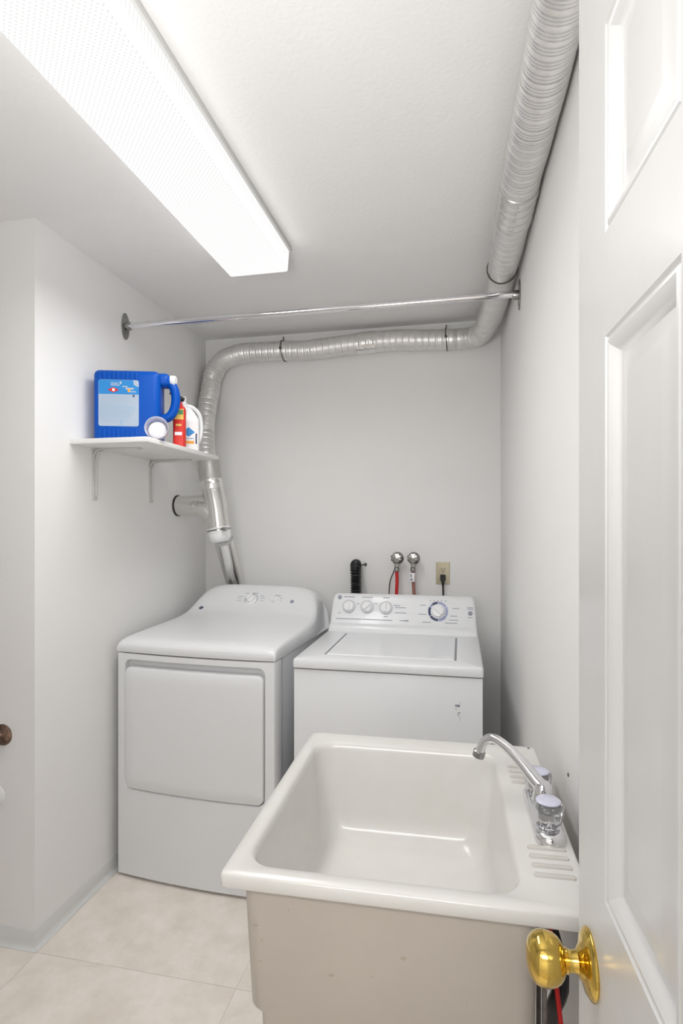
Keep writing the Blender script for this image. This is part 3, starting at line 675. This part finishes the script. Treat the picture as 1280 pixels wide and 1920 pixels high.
# outlet
t = thing('wall_outlet', 'ivory duplex wall outlet above the washer console', 'outlet', (-.093, YB, 1.165))
ox, oz = -.093, 1.166
b = B(t.location); b.loft([rrect(ox-.035, ox+.035, oz-.057, oz+.057, .003, YB-d, 3, 'xz') if d < .004 else rrect(ox-.032, ox+.032, oz-.054, oz+.054, .003, YB-d, 3, 'xz') for d in (0, .003, .0055)]); b.out('cover_plate', M['ivory'], t)
for dz in (-.0195, .0195):
    b = B(t.location); b.lathe([(.0165, 0), (.0165, .0025), (.0155, .003), (0, .003)], (ox, YB-.005, oz+dz), (0, -1, 0), 24); r_ = b.out('receptacle', M['ivory'], t)
    b = B(t.location)
    for dx in (-.0065, .0065): b.box(ox+dx-.0012, ox+dx+.0012, YB-.0088, YB-.0078, oz+dz-.001, oz+dz+.008)
    b.lathe([(.0025, 0), (.0025, .001)], (ox, YB-.0078, oz+dz-.007), (0, -1, 0), 10); b.out('slot', M['slot'], r_, smooth=False)
b = B(t.location); b.lathe([(.003, 0), (.002, .001)], (ox, YB-.0055, oz), (0, -1, 0), 10); b.out('screw', M['chrome_dull'], t)
t = thing('power_cord', 'black plug and cord in the ivory outlet, running down behind the washer', 'cord', (ox, YB-.02, oz-.02))
b = B(t.location); b.loft([rrect(ox-.014, ox+.014, oz-.036, oz-.006, .005, YB-.0085, 3, 'xz'), rrect(ox-.013, ox+.013, oz-.038, oz-.008, .005, YB-.022, 3, 'xz'), rrect(ox-.008, ox+.008, oz-.042, oz-.018, .005, YB-.034, 3, 'xz')])
b.tube([(ox, YB-.022, oz-.030), (ox+.001, YB-.026, oz-.050), (ox+.002, YB-.028, oz-.062)], [.009, .007, .005], 12); b.out('plug', M['dark'], t)
b = B(t.location); b.tube(catmull([(ox+.001, YB-.027, oz-.05), (ox+.003, YB-.032, oz-.12), (ox+.004, YB-.06, oz-.30)], .015), .0048, 10); b.out('cord', M['dark'], t)

# ------------------------------------------------------------------ stub-outs on the alcove wall, small marks
t = thing('shutoff_valve', 'aged metal pipe escutcheon and valve on the return wall, upper at left edge', 'valve', (-1.520, YC, .705))
b = B(t.location); b.lathe([(.036, 0), (.035, .004), (.028, .010), (.014, .013), (.012, .014)], (-1.516, YC, .705), (0, -1, 0), 28); b.out('escutcheon', M['rust'], t)
b = B(t.location); b.tube([(-1.516, YC-.01, .705), (-1.516, YC-.060, .705)], .009, 14); b.tube([(-1.516, YC-.05, .725), (-1.516, YC-.05, .66)], .011, 14); b.out('body', M['chrome'], t)
b = B(t.location); b.lathe([(.014, 0), (.014, .02), (.010, .024)], (-1.518, YC-.05, .668), (0, 0, -1), 16, flute=.1, nf=8); b.out('nut', M['handlenavy'], t)
t = thing('pipe_escutcheon', 'white pipe escutcheon low on the return wall, at left edge', 'pipe', (-1.545, YC, .50))
b = B(t.location); b.lathe([(.036, 0), (.035, .004), (.026, .009), (.014, .011)], (-1.545, YC, .50), (0, -1, 0), 28); b.out('escutcheon', M['bottle'], t)
b = B(t.location); b.tube([(-1.545, YC-.008, .50), (-1.545, YC-.05, .50), (-1.545, YC-.055, .47)], .013, 14); b.out('stub', M['strap'], t)
P = (wx(1.30), 1.30)
o = tag(B((P[0], P[1], .875)).lathe([(.0045, 0), (.004, .002), (.0, .0025)], (P[0], P[1], .875), (-1, 0, 0), 12).out('wall_plug', M['speck']), 'small dark screw plug in right wall above the faucet', 'plug'); o.location = (P[0], P[1], .875)

# print too small to pick apart singly
for o in bpy.data.objects:
    if o.name.split('.')[0] in ('console_markings', 'control_markings', 'model_mark', 'dial_ring', 'scuff_mark', 'sticker_remnant', 'label_lettering', 'label_small_print', 'tag_print', 'emblem_lettering'):
        o['kind'] = 'stuff'
